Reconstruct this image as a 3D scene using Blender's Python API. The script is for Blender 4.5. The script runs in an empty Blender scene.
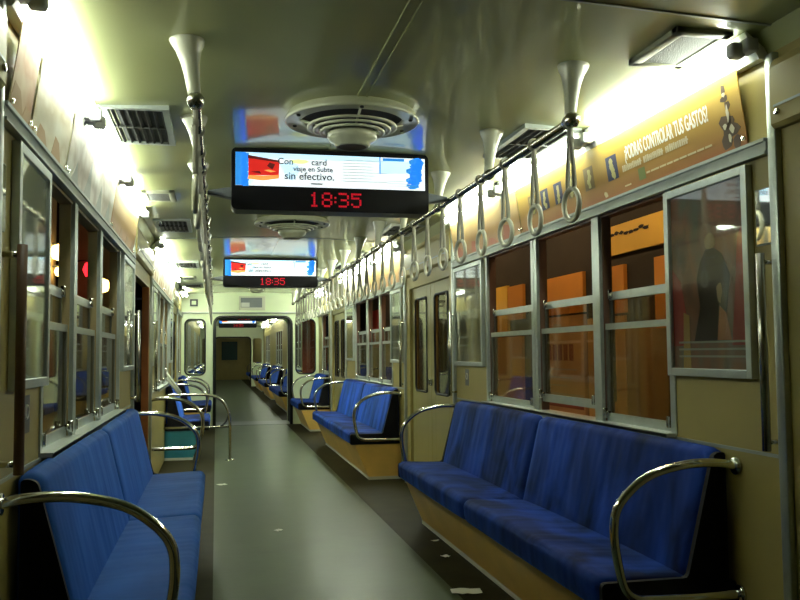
import bpy, bmesh, math, random
from mathutils import Vector, Matrix
random.seed(7)
scene = bpy.context.scene
COL = scene.collection
PI = math.pi

# ------------------------------------------------------------------ constants
XL, XR = 0.05, 2.55          # inner wall planes
XC = 1.30                    # car centre line
YB, YE = -3.2, 16.05         # back wall, front bulkhead
PITCH = 5.87                 # door pitch
ZS, ZH = 0.95, 1.98          # window sill, window head
C2 = 16.95                   # start of the next car
C2E = 35.2                   # its far bulkhead
C3E = 45.0

# ------------------------------------------------------------------ materials
MATS = {}
def nodes_of(name):
    m = bpy.data.materials.new(name); m.use_nodes = True
    nt = m.node_tree
    return m, nt, nt.nodes['Principled BSDF']

def plain(name, col, rough=0.5, metal=0.0, coat=0.0, spec=0.5, vary=0.0, scale=8.0, bump=0.0, bscale=60.0, stretch=(1, 1, 1), coat_rough=0.1):
    if name in MATS: return MATS[name]
    m, nt, b = nodes_of(name)
    b.inputs['Base Color'].default_value = (*col, 1)
    b.inputs['Roughness'].default_value = rough
    b.inputs['Metallic'].default_value = metal
    b.inputs['Coat Weight'].default_value = coat
    b.inputs['Coat Roughness'].default_value = coat_rough
    b.inputs['Specular IOR Level'].default_value = spec
    if vary > 0 or bump > 0:
        tc = nt.nodes.new('ShaderNodeNewGeometry')
        mp = nt.nodes.new('ShaderNodeMapping'); mp.inputs['Scale'].default_value = stretch
        nt.links.new(tc.outputs['Position'], mp.inputs['Vector'])
    if vary > 0:
        n = nt.nodes.new('ShaderNodeTexNoise'); n.inputs['Scale'].default_value = scale; n.inputs['Detail'].default_value = 5
        nt.links.new(mp.outputs['Vector'], n.inputs['Vector'])
        r = nt.nodes.new('ShaderNodeValToRGB')
        r.color_ramp.elements[0].position = 0.3; r.color_ramp.elements[1].position = 0.72
        r.color_ramp.elements[0].color = (*[c * (1 - vary) for c in col], 1)
        r.color_ramp.elements[1].color = (*[min(1, c * (1 + vary * .6)) for c in col], 1)
        nt.links.new(n.outputs['Fac'], r.inputs['Fac']); nt.links.new(r.outputs['Color'], b.inputs['Base Color'])
    if bump > 0:
        n2 = nt.nodes.new('ShaderNodeTexNoise'); n2.inputs['Scale'].default_value = bscale; n2.inputs['Detail'].default_value = 3
        nt.links.new(mp.outputs['Vector'], n2.inputs['Vector'])
        bp = nt.nodes.new('ShaderNodeBump'); bp.inputs['Strength'].default_value = bump; bp.inputs['Distance'].default_value = 0.02
        nt.links.new(n2.outputs['Fac'], bp.inputs['Height']); nt.links.new(bp.outputs['Normal'], b.inputs['Normal'])
    MATS[name] = m
    return m

def glow(name, col, strength):
    if name in MATS: return MATS[name]
    m, nt, b = nodes_of(name)
    b.inputs['Base Color'].default_value = (*[min(c, .8) for c in col], 1)
    b.inputs['Emission Color'].default_value = (*col, 1)
    b.inputs['Emission Strength'].default_value = strength
    b.inputs['Roughness'].default_value = 0.3
    MATS[name] = m
    return m

def glass(name, tint=(0.9, 0.95, 0.92), base=0.06, gain=1.0, rough=0.02, dirt=0.0, dirtcol=(.3, .25, .15)):
    """thin pane: transparent + fresnel reflection (+ a film of dirt)"""
    if name in MATS: return MATS[name]
    m = bpy.data.materials.new(name); m.use_nodes = True
    nt = m.node_tree; nt.nodes.clear()
    out = nt.nodes.new('ShaderNodeOutputMaterial')
    tr = nt.nodes.new('ShaderNodeBsdfTransparent'); tr.inputs['Color'].default_value = (*tint, 1)
    gl = nt.nodes.new('ShaderNodeBsdfGlossy'); gl.inputs['Roughness'].default_value = rough
    gl.inputs['Color'].default_value = (.95, .97, .95, 1)
    lw = nt.nodes.new('ShaderNodeLayerWeight'); lw.inputs['Blend'].default_value = .5
    pw = nt.nodes.new('ShaderNodeMath'); pw.operation = 'POWER'; pw.inputs[1].default_value = 5
    nt.links.new(lw.outputs['Facing'], pw.inputs[0])
    fr = nt.nodes.new('ShaderNodeMath'); fr.operation = 'MULTIPLY_ADD'; fr.inputs[1].default_value = .96; fr.inputs[2].default_value = .04
    nt.links.new(pw.outputs[0], fr.inputs[0])
    ma = nt.nodes.new('ShaderNodeMath'); ma.operation = 'MULTIPLY_ADD'
    ma.inputs[1].default_value = gain; ma.inputs[2].default_value = base
    ma.use_clamp = True
    nt.links.new(fr.outputs[0], ma.inputs[0])
    mx = nt.nodes.new('ShaderNodeMixShader')
    nt.links.new(ma.outputs['Value'], mx.inputs['Fac'])
    src = tr
    if dirt > 0:
        df = nt.nodes.new('ShaderNodeBsdfDiffuse'); df.inputs['Color'].default_value = (*dirtcol, 1)
        geo = nt.nodes.new('ShaderNodeNewGeometry')
        n = nt.nodes.new('ShaderNodeTexNoise'); n.inputs['Scale'].default_value = 4; n.inputs['Detail'].default_value = 6
        nt.links.new(geo.outputs['Position'], n.inputs['Vector'])
        mr = nt.nodes.new('ShaderNodeMapRange'); mr.inputs[1].default_value = .3; mr.inputs[2].default_value = .75
        mr.inputs[3].default_value = dirt * .4; mr.inputs[4].default_value = dirt
        nt.links.new(n.outputs['Fac'], mr.inputs['Value'])
        m2 = nt.nodes.new('ShaderNodeMixShader')
        nt.links.new(mr.outputs['Result'], m2.inputs['Fac'])
        nt.links.new(tr.outputs[0], m2.inputs[1]); nt.links.new(df.outputs[0], m2.inputs[2])
        src = m2
    nt.links.new(src.outputs[0], mx.inputs[1]); nt.links.new(gl.outputs[0], mx.inputs[2])
    nt.links.new(mx.outputs[0], out.inputs['Surface'])
    MATS[name] = m
    return m

def velvet(name, dark, bright, sheen, p0=.40, p1=.70):
    m, nt, b = nodes_of(name)
    geo = nt.nodes.new('ShaderNodeNewGeometry')
    mp = nt.nodes.new('ShaderNodeMapping'); mp.inputs['Scale'].default_value = (1.5, 1.0, .8)
    nt.links.new(geo.outputs['Position'], mp.inputs['Vector'])
    n = nt.nodes.new('ShaderNodeTexNoise'); n.inputs['Scale'].default_value = 2.6; n.inputs['Detail'].default_value = 4
    n.inputs['Distortion'].default_value = .6
    nt.links.new(mp.outputs['Vector'], n.inputs['Vector'])
    r = nt.nodes.new('ShaderNodeValToRGB')
    r.color_ramp.elements[0].position = p0; r.color_ramp.elements[1].position = p1
    r.color_ramp.elements[0].color = (*dark, 1); r.color_ramp.elements[1].color = (*bright, 1)
    nt.links.new(n.outputs['Fac'], r.inputs['Fac']); nt.links.new(r.outputs['Color'], b.inputs['Base Color'])
    b.inputs['Roughness'].default_value = .7
    b.inputs['Specular IOR Level'].default_value = .07
    b.inputs['Sheen Weight'].default_value = sheen
    b.inputs['Sheen Roughness'].default_value = .35
    b.inputs['Sheen Tint'].default_value = (.05, .20, .90, 1)
    # soft creases running across the cushion
    mp2 = nt.nodes.new('ShaderNodeMapping'); mp2.inputs['Scale'].default_value = (.9, 3.2, .9)
    nt.links.new(geo.outputs['Position'], mp2.inputs['Vector'])
    n2 = nt.nodes.new('ShaderNodeTexNoise'); n2.inputs['Scale'].default_value = 1.6; n2.inputs['Detail'].default_value = 2
    nt.links.new(mp2.outputs['Vector'], n2.inputs['Vector'])
    bp = nt.nodes.new('ShaderNodeBump'); bp.inputs['Strength'].default_value = .7; bp.inputs['Distance'].default_value = .03
    nt.links.new(n2.outputs['Fac'], bp.inputs['Height']); nt.links.new(bp.outputs['Normal'], b.inputs['Normal'])
    MATS[name] = m
    return m

def ramp_poster(name, stops, scale, stretch, rough=.5, seed=0.0):
    m, nt, b = nodes_of(name)
    geo = nt.nodes.new('ShaderNodeNewGeometry')
    mp = nt.nodes.new('ShaderNodeMapping'); mp.inputs['Scale'].default_value = stretch; mp.inputs['Location'].default_value = (seed, seed * .7, seed * .3)
    nt.links.new(geo.outputs['Position'], mp.inputs['Vector'])
    n = nt.nodes.new('ShaderNodeTexNoise'); n.inputs['Scale'].default_value = scale; n.inputs['Detail'].default_value = 3
    nt.links.new(mp.outputs['Vector'], n.inputs['Vector'])
    r = nt.nodes.new('ShaderNodeValToRGB')
    while len(r.color_ramp.elements) < len(stops): r.color_ramp.elements.new(.5)
    for e, (p, c) in zip(r.color_ramp.elements, stops):
        e.position = p; e.color = (*c, 1)
    nt.links.new(n.outputs['Fac'], r.inputs['Fac']); nt.links.new(r.outputs['Color'], b.inputs['Base Color'])
    b.inputs['Roughness'].default_value = rough
    MATS[name] = m
    return m

def grad_z(name, z0, z1, c0, c1, rough=.5, vary=.15):
    """printed vertical colour run of an advertisement"""
    m, nt, b = nodes_of(name)
    geo = nt.nodes.new('ShaderNodeNewGeometry')
    sp = nt.nodes.new('ShaderNodeSeparateXYZ'); nt.links.new(geo.outputs['Position'], sp.inputs[0])
    mr = nt.nodes.new('ShaderNodeMapRange'); mr.inputs[1].default_value = z0; mr.inputs[2].default_value = z1
    nt.links.new(sp.outputs['Z'], mr.inputs['Value'])
    n = nt.nodes.new('ShaderNodeTexNoise'); n.inputs['Scale'].default_value = 2.5
    nt.links.new(geo.outputs['Position'], n.inputs['Vector'])
    ad = nt.nodes.new('ShaderNodeMath'); ad.operation = 'MULTIPLY_ADD'; ad.inputs[1].default_value = vary * 2; ad.inputs[2].default_value = -vary
    nt.links.new(n.outputs['Fac'], ad.inputs[0])
    a2 = nt.nodes.new('ShaderNodeMath'); a2.operation = 'ADD'; a2.use_clamp = True
    nt.links.new(mr.outputs['Result'], a2.inputs[0]); nt.links.new(ad.outputs[0], a2.inputs[1])
    r = nt.nodes.new('ShaderNodeValToRGB')
    r.color_ramp.elements[0].color = (*c0, 1); r.color_ramp.elements[1].color = (*c1, 1)
    nt.links.new(a2.outputs[0], r.inputs['Fac']); nt.links.new(r.outputs['Color'], b.inputs['Base Color'])
    b.inputs['Roughness'].default_value = rough
    MATS[name] = m
    return m

M_wall   = plain('wall_paint', (.385, .318, .10), .42, vary=.08, scale=3, coat=.12)
M_door   = plain('door_paint', (.37, .33, .13), .38, vary=.08, scale=3, coat=.2)
M_base   = plain('bench_base_paint', (.74, .47, .115), .4, vary=.12, scale=4, coat=.15)
M_ceil   = plain('ceiling_paint', (.39, .42, .185), .42, vary=.04, scale=2, coat=.75, coat_rough=.09)
M_bulk   = plain('bulkhead_paint', (.72, .82, .56), .4, vary=.05, scale=3, coat=.2)
M_white  = plain('white_enamel', (.56, .58, .46), .35, coat=.3)
M_vent   = plain('vent_enamel', (.52, .54, .40), .35, coat=.4)
M_dark   = plain('vent_dark', (.02, .022, .02), .7)
M_alu    = plain('brushed_aluminium', (.50, .55, .52), .36, metal=.75, vary=.08, scale=20)
M_trim   = plain('grey_trim', (.38, .42, .39), .42, metal=.4, vary=.06, scale=12)
M_chrome = plain('chrome', (.72, .72, .68), .12, metal=1.0)
M_steel  = plain('worn_steel', (.55, .54, .48), .25, metal=1.0, vary=.1, scale=15)
M_black  = plain('black_vinyl', (.004, .004, .006), .6, spec=.15)
M_house  = plain('black_housing', (.006, .006, .008), .35, spec=.25)
M_grey   = plain('dark_grey_metal', (.055, .065, .07), .4, metal=.3)
M_hold   = plain('lamp_holder_grey', (.48, .49, .52), .5)
M_ring   = plain('cream_plastic', (.68, .68, .55), .35, coat=.3)
M_strap  = plain('strap_webbing', (.38, .37, .31), .8, bump=.3, bscale=300)
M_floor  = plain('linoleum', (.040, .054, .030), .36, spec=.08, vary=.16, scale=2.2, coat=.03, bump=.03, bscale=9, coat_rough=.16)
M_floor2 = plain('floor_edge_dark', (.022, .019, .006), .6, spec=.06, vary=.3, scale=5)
M_rubber = plain('black_rubber', (.012, .014, .014), .6)
M_brown  = plain('brown_paint', (.16, .085, .04), .45)
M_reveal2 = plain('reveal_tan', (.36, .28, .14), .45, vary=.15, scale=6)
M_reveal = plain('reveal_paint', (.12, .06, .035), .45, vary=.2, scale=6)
M_stile  = plain('sash_stile', (.13, .13, .10), .4, metal=.3, vary=.1, scale=10)
M_teal   = plain('teal_panel', (.02, .17, .23), .45, vary=.1, scale=6)
M_paper  = plain('paper', (.75, .75, .68), .8)
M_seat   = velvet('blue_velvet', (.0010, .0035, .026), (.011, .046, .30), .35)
M_seat2  = velvet('lit_blue_velvet', (.012, .056, .22), (.018, .080, .31), .25)  # same velvet, brighter tone paints in the light on the left bench
M_text   = plain('white_print', (.85, .85, .78), .6)
M_ink    = plain('dark_ink', (.03, .035, .04), .6)
M_tube   = glow('tube_light', (.92, 1.0, .84), 34)
M_tube2  = glow('boosted_tube_light', (.92, 1.0, .84), 105)  # same kind of tube, glow raised to brighten the far end
M_refl   = plain('reflector_white', (.86, .88, .82), .4)
M_glass  = glass('clear_pane', (.92, .95, .92), .02, 1.0)
M_glassd = glass('dusty_pane', (.80, .72, .56), .01, .9, .03, .10, (.26, .17, .07))
M_glassp = glass('poster_pane', (.92, .94, .92), .02, .9, .04)
M_mirror = plain('mirror_silver', (.8, .84, .82), .04, metal=1.0)

# ------------------------------------------------------------------ object helpers
WLOC = {}
def wloc(o):
    return WLOC.get(o.name, Vector((0, 0, 0)))

class MB:
    """collects shapes in world coordinates"""
    def __init__(s): s.v = []; s.f = []; s.sm = []
    def add(s, vs, fs, smooth=False):
        n = len(s.v); s.v += [tuple(v) for v in vs]
        for f in fs: s.f.append(tuple(i + n for i in f)); s.sm.append(smooth)
        return s
    def box(s, x0, x1, y0, y1, z0, z1):
        if x0 > x1: x0, x1 = x1, x0
        if y0 > y1: y0, y1 = y1, y0
        if z0 > z1: z0, z1 = z1, z0
        vs = [(x0,y0,z0),(x1,y0,z0),(x1,y1,z0),(x0,y1,z0),(x0,y0,z1),(x1,y0,z1),(x1,y1,z1),(x0,y1,z1)]
        return s.add(vs, [(0,3,2,1),(4,5,6,7),(0,1,5,4),(1,2,6,5),(2,3,7,6),(3,0,4,7)])
    def bbox(s, x0, x1, y0, y1, z0, z1, b=.006, seg=2):
        bm = bmesh.new(); bmesh.ops.create_cube(bm, size=1)
        for v in bm.verts:
            v.co = Vector(((x0+x1)/2 + v.co.x*abs(x1-x0), (y0+y1)/2 + v.co.y*abs(y1-y0), (z0+z1)/2 + v.co.z*abs(z1-z0)))
        bmesh.ops.bevel(bm, geom=bm.edges[:], offset=b, segments=seg, profile=.5, affect='EDGES')
        return s.bm(bm, True)
    def bm(s, bm, smooth=False):
        bm.verts.index_update()
        s.add([v.co.copy() for v in bm.verts], [[v.index for v in f.verts] for f in bm.faces], smooth)
        bm.free(); return s
    def prism(s, prof, y0, y1, axis='y', smooth=False):
        """closed profile [(a,b)] extruded along axis"""
        n = len(prof)
        def P(a, b, t):
            return (a, t, b) if axis == 'y' else ((t, a, b) if axis == 'x' else (a, b, t))
        vs = [P(a, b, y0) for a, b in prof] + [P(a, b, y1) for a, b in prof]
        fs = [tuple(range(n)), tuple(range(2*n-1, n-1, -1))] + [(i, i+n, (i+1) % n + n, (i+1) % n) for i in range(n)]
        return s.add(vs, fs, smooth)
    def tube(s, pts, r, n=10, closed=False, smooth=True):
        pts = [Vector(p) for p in pts]
        m = len(pts); rr = r if isinstance(r, (list, tuple)) else [r]*m
        rings = []; prev = None
        for i, p in enumerate(pts):
            if closed: t = pts[(i+1) % m] - pts[i-1]
            else: t = pts[min(i+1, m-1)] - pts[max(i-1, 0)]
            t.normalize()
            if prev is None:
                a = Vector((0, 0, 1)) if abs(t.z) < .9 else Vector((1, 0, 0))
                u = t.cross(a).normalized()
            else:
                u = (prev - t*prev.dot(t)).normalized()
            prev = u; w = t.cross(u)
            rings.append([p + (u*math.cos(2*PI*k/n) + w*math.sin(2*PI*k/n))*rr[i] for k in range(n)])
        vs = [q for R in rings for q in R]; fs = []
        for i in range(m if closed else m-1):
            j = (i+1) % m
            for k in range(n):
                fs.append((i*n+k, i*n+(k+1) % n, j*n+(k+1) % n, j*n+k))
        if not closed:
            fs.append(tuple(range(n-1, -1, -1))); fs.append(tuple((m-1)*n+k for k in range(n)))
        return s.add(vs, fs, smooth)
    def lathe(s, prof, c, n=32, smooth=True):
        """prof [(r,z)] about the vertical through c"""
        m = len(prof); vs = []; fs = []
        for r, z in prof:
            for k in range(n):
                a = 2*PI*k/n; vs.append((c[0]+r*math.cos(a), c[1]+r*math.sin(a), c[2]+z))
        for i in range(m-1):
            for k in range(n):
                fs.append((i*n+k, i*n+(k+1) % n, (i+1)*n+(k+1) % n, (i+1)*n+k))
        return s.add(vs, fs, smooth)

def build(name, mb, mat, parent=None, bevel=0, loc=None):
    me = bpy.data.meshes.new(name)
    vs = mb.v
    if parent is None:
        if loc is None:
            xs = [v[0] for v in vs]; ys = [v[1] for v in vs]; zs = [v[2] for v in vs]
            loc = ((min(xs)+max(xs))/2, (min(ys)+max(ys))/2, min(zs))
        base = Vector(loc)
    else: base = wloc(parent)
    me.from_pydata([(v[0]-base.x, v[1]-base.y, v[2]-base.z) for v in vs], [], mb.f)
    me.update()
    bm = bmesh.new(); bm.from_mesh(me)
    bmesh.ops.recalc_face_normals(bm, faces=bm.faces[:]); bm.to_mesh(me); bm.free()
    for p, s_ in zip(me.polygons, mb.sm): p.use_smooth = s_
    me.materials.append(mat)
    o = bpy.data.objects.new(name, me); COL.objects.link(o)
    if parent is None:
        o.location = base; WLOC[o.name] = base
    else:
        o.parent = parent; WLOC[o.name] = base
    if bevel:
        md = o.modifiers.new('bevel', 'BEVEL'); md.width = bevel; md.segments = 2; md.limit_method = 'ANGLE'; md.angle_limit = math.radians(40)
    return o

def tag(o, label=None, cat=None, group=None, kind=None):
    if label: o['label'] = label
    if cat: o['category'] = cat
    if group: o['group'] = group
    if kind: o['kind'] = kind
    return o
def empty(name, loc):
    o = bpy.data.objects.new(name, None); o.empty_display_size = .1
    COL.objects.link(o); o.location = loc; WLOC[o.name] = Vector(loc); return o
def struct(name, mb, mat, label=None):
    o = build(name, mb, mat); o['kind'] = 'structure'
    tag(o, label or name.replace('_', ' '), name.split('_')[0]); return o
def copy_tree(o, parent=None):
    c = o.copy(); COL.objects.link(c)
    if parent is not None: c.parent = parent
    for ch in list(o.children): copy_tree(ch, c)
    return c
def dup(o, loc, label, group=None, rz=None):
    c = copy_tree(o); c.location = loc
    if rz is not None: c.rotation_euler.z = rz
    c['label'] = label
    if group: c['group'] = group
    return c

def text_mb(txt, size, mat4, offset=.002, extrude=.0008, align='LEFT', sx=1.0, bold=0.0):
    cu = bpy.data.curves.new('txt', 'FONT'); cu.body = txt; cu.size = size; cu.extrude = extrude
    cu.align_x = align; cu.resolution_u = 3; cu.offset = bold
    o = bpy.data.objects.new('txt', cu); COL.objects.link(o)
    dg = bpy.context.evaluated_depsgraph_get()
    me = bpy.data.meshes.new_from_object(o.evaluated_get(dg))
    mb = MB()
    vs = [mat4 @ Vector((v.co.x*sx, v.co.y, v.co.z + offset)) for v in me.vertices]
    mb.add(vs, [tuple(p.vertices) for p in me.polygons])
    bpy.data.objects.remove(o); bpy.data.curves.remove(cu); bpy.data.meshes.remove(me)
    return mb
def frame4(origin, ex, ey):
    ex = Vector(ex).normalized(); ey = Vector(ey).normalized(); ez = ex.cross(ey)
    m = Matrix.Identity(4)
    for i in range(3):
        m[i][0] = ex[i]; m[i][1] = ey[i]; m[i][2] = ez[i]; m[i][3] = origin[i]
    return m
def poly2(mb, m4, pts, off=.0015, th=.001):
    n = len(pts)
    vs = [m4 @ Vector((a, b, off)) for a, b in pts] + [m4 @ Vector((a, b, off+th)) for a, b in pts]
    mb.add(vs, [tuple(range(n-1, -1, -1)), tuple(range(n, 2*n))] + [(i, (i+1) % n, (i+1) % n+n, i+n) for i in range(n)])
    return mb
def rect2(mb, m4, a0, b0, a1, b1, off=.0015, th=.001):
    return poly2(mb, m4, [(a0,b0),(a1,b0),(a1,b1),(a0,b1)], off, th)
def blob2(mb, m4, ca, cb, ra, rb, n=9, jit=.3, off=.0015, th=.001, rnd=random):
    return poly2(mb, m4, [(ca+ra*math.cos(2*PI*k/n)*(1+rnd.uniform(-jit, jit)), cb+rb*math.sin(2*PI*k/n)*(1+rnd.uniform(-jit, jit))) for k in range(n)], off, th)

def wx(side, d):             # distance d from a side wall's inner face
    return XL + d if side == 'left' else XR - d

# ------------------------------------------------------------------ shell
def ceil_profile():
    half = [(-.02, 2.30), (.035, 2.30), (.09, 2.405), (.30, 2.412), (.6, 2.425), (.95, 2.44), (1.30, 2.445)]
    return half
def ceiling_mesh(y0, y1):
    p = ceil_profile(); prof = p + [(2*XC - a, b) for a, b in reversed(p[:-1])]
    top = [(a, b+.04) for a, b in reversed(prof)]
    return MB().prism(prof + top, y0, y1)
o = struct('ceiling', ceiling_mesh(YB, YE), M_ceil, 'pale glossy painted ceiling of the carriage')
o = struct('floor', MB().box(.655, 1.945, YB, YE, -.06, 0), M_floor, 'worn grey green linoleum aisle of the carriage')
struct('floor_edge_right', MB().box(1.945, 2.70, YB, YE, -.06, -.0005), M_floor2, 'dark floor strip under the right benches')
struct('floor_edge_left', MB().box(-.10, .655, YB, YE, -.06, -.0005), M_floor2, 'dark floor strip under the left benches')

SEC = [2.60, 2.60 + PITCH]                       # full sections start here (length 4.05)
SLEN = 4.05
WIN = [(.71, 1.38), (1.45, 2.24), (2.32, 3.20)]  # window units within a section
DOORS = [(SEC[0]-1.67+.0, SEC[0]), (SEC[0]+SLEN, SEC[1]), (SEC[1]+SLEN, SEC[1]+SLEN+1.72)]
DO = .16                                        # jamb width beside a doorway
ENDWIN = (14.55, 15.45)
def side_wall(name, side, y0, y1, holes, label):
    ys = sorted({y0, y1} | {h[0] for h in holes} | {h[1] for h in holes})
    zs = sorted({0.0, 2.34} | {h[2] for h in holes} | {h[3] for h in holes})
    mb = MB(); xa, xb = wx(side, 0), wx(side, -.06)
    for i in range(len(ys)-1):
        for j in range(len(zs)-1):
            ym, zm = (ys[i]+ys[i+1])/2, (zs[j]+zs[j+1])/2
            if any(h[0] < ym < h[1] and h[2] < zm < h[3] for h in holes): continue
            mb.box(xa, xb, ys[i], ys[i+1], zs[j], zs[j+1])
    return struct(name, mb, M_wall, label)
def holes_for():
    h = []
    for s in SEC: h.append((s+WIN[0][0], s+WIN[2][1], ZS, ZH))
    for d in DOORS: h.append((d[0]+DO, d[1]-DO, 0, 1.93))
    h.append((ENDWIN[0], ENDWIN[1], ZS, ZH))
    return h
side_wall('wall_right', 'right', YB, YE, holes_for(), 'beige right side wall of the carriage with window openings')
side_wall('wall_left', 'left', YB, YE, holes_for(), 'beige left side wall of the carriage with window openings')
struct('wall_back', MB().box(-.05, 2.65, YB-.06, YB, 0, 2.49), M_bulk, 'beige end wall behind the viewer')

def rrect(x0, x1, z0, z1, r, n=5):
    pts = []
    for cx, cz, a in ((x1-r, z0+r, -90), (x1-r, z1-r, 0), (x0+r, z1-r, 90), (x0+r, z0+r, 180)):
        for k in range(n+1):
            t = math.radians(a + 90*k/n); pts.append((cx+r*math.cos(t), cz+r*math.sin(t)))
    return pts
DX0, DX1, DZ1 = .64, 2.04, 1.985
BW = [(.115, .475, .93, 1.94), (2.125, 2.485, .93, 1.94)]
def bulkhead(name, y0, y1, label):
    """end wall with a rounded doorway and two rounded windows, cut from polygons"""
    bm = bmesh.new()
    def ring(pts):
        vs = [bm.verts.new((a, y0, b)) for a, b in pts]
        return [bm.edges.new((vs[i], vs[(i+1) % len(vs)])) for i in range(len(vs))]
    es = []
    outer = [(-.05, 0), (DX0, 0)]
    r = .13
    for cx, a in ((DX0+r, 180), (DX1-r, 90)):
        for k in range(6):
            t = math.radians(a - 18*k); outer.append((cx+r*math.cos(t), DZ1-r+r*math.sin(t)))
    outer += [(DX1, 0), (2.65, 0), (2.65, 2.49), (-.05, 2.49)]
    es += ring(outer)
    for w in BW: es += ring(rrect(*w, .09))
    bmesh.ops.triangle_fill(bm, use_beauty=True, edges=es, normal=(0, -1, 0))
    ret = bmesh.ops.extrude_face_region(bm, geom=bm.faces[:])
    for v in ret['geom']:
        if isinstance(v, bmesh.types.BMVert): v.co.y = y1
    return struct(name, MB().bm(bm), M_bulk, label)
bulkhead('wall_front', YE, YE+.08, 'beige end bulkhead with open doorway at the end of the carriage')
def bulk_trim(n, y, w):
    """dark rubber gasket round a bulkhead opening"""
    t = empty(f'trim_{n}', ((w[0]+w[1])/2, y, w[2])); tag(t, f'rubber gasket frame around an opening in an end bulkhead', 'trim', kind='structure')
    mb = MB(); pts = [(a, y, b) for a, b in rrect(*w, .09)]
    mb.tube(pts, .014, 6, closed=True); build('gasket', mb, M_rubber, t)
    pane = MB(); p2 = rrect(w[0], w[1], w[2], w[3], .09); pane.prism(p2, y+.035, y+.041)
    pane.v = [(v[0], v[1], v[2]) for v in pane.v]
    build('pane', pane, M_glass, t)
tn = 1
for w in BW:
    bulk_trim(tn, YE, w); tn += 1
# doorway gasket
def door_gasket(n, y):
    r = .13; pts = [(DX0, y, 0)]
    for cx, a in ((DX0+r, 180), (DX1-r, 90)):
        for k in range(6):
            t = math.radians(a - 18*k); pts.append((cx+r*math.cos(t), y, DZ1-r+r*math.sin(t)))
    pts.append((DX1, y, 0))
    struct(f'trim_{n}', MB().tube(pts, .028, 8), M_rubber, 'black rubber edging around the bulkhead doorway')
door_gasket(tn, YE); tn += 1
# chrome-edged lintel across the bulkhead
struct(f'trim_{tn}', MB().bbox(.06, 2.54, YE-.03, YE, 2.045, 2.075, .006), M_trim, 'pale lintel strip above the bulkhead doorway'); tn += 1
# gangway
gw = MB()
gw.box(DX0-.10, DX0-.02, YE+.08, C2, 0, 2.1).box(DX1+.02, DX1+.10, YE+.08, C2, 0, 2.1).box(DX0-.1, DX1+.1, YE+.08, C2, 2.02, 2.1)
for k in range(7):
    y = YE+.11+k*.115
    gw.box(DX0-.02, DX0, y, y+.05, 0, 2.02).box(DX1, DX1+.02, y, y+.05, 0, 2.02).box(DX0-.02, DX1+.02, y, y+.05, 1.99, 2.02)
struct('wall_gangway', gw, M_rubber, 'dark rubber bellows of the gangway between carriages')
struct('floor_gangway', MB().box(DX0-.05, DX1+.05, YE, C2, -.05, .004), M_grey, 'dark metal footplate of the gangway')

# trims along the walls
for side in ('right', 'left'):
    for s, e in ((SEC[0], SEC[0]+SLEN), (SEC[1], SEC[1]+SLEN), (14.2, YE)):
        mb = MB(); x0, x1 = wx(side, 0), wx(side, .022)
        mb.box(x0, x1, s, e, 1.985, 2.03)
        mb.box(x0, wx(side, .030), s, e, 2.022, 2.034)
        mb.box(x0, wx(side, .028), s, e, 1.978, 1.988)
        struct(f'trim_{tn}', mb, M_trim, f'grey metal rail above the {side} windows'); tn += 1
        mb = MB().box(x0, wx(side, .006), s, e, .928, .94)
        struct(f'trim_{tn}', mb, M_trim, f'thin belt moulding along the {side} wall'); tn += 1
    # door posts
    for y in [SEC[0], SEC[0]+SLEN, SEC[1], SEC[1]+SLEN, 14.2]:
        mb = MB(); sgn = 1
        o2 = -.035 if y == SEC[0] else 0
        mb.bbox(wx(side, -.01), wx(side, .024), y+o2-.02, y+o2+.025, 0, 2.32, .005)
        struct(f'trim_{tn}', mb, M_alu, f'vertical metal post beside a {side} doorway'); tn += 1

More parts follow.
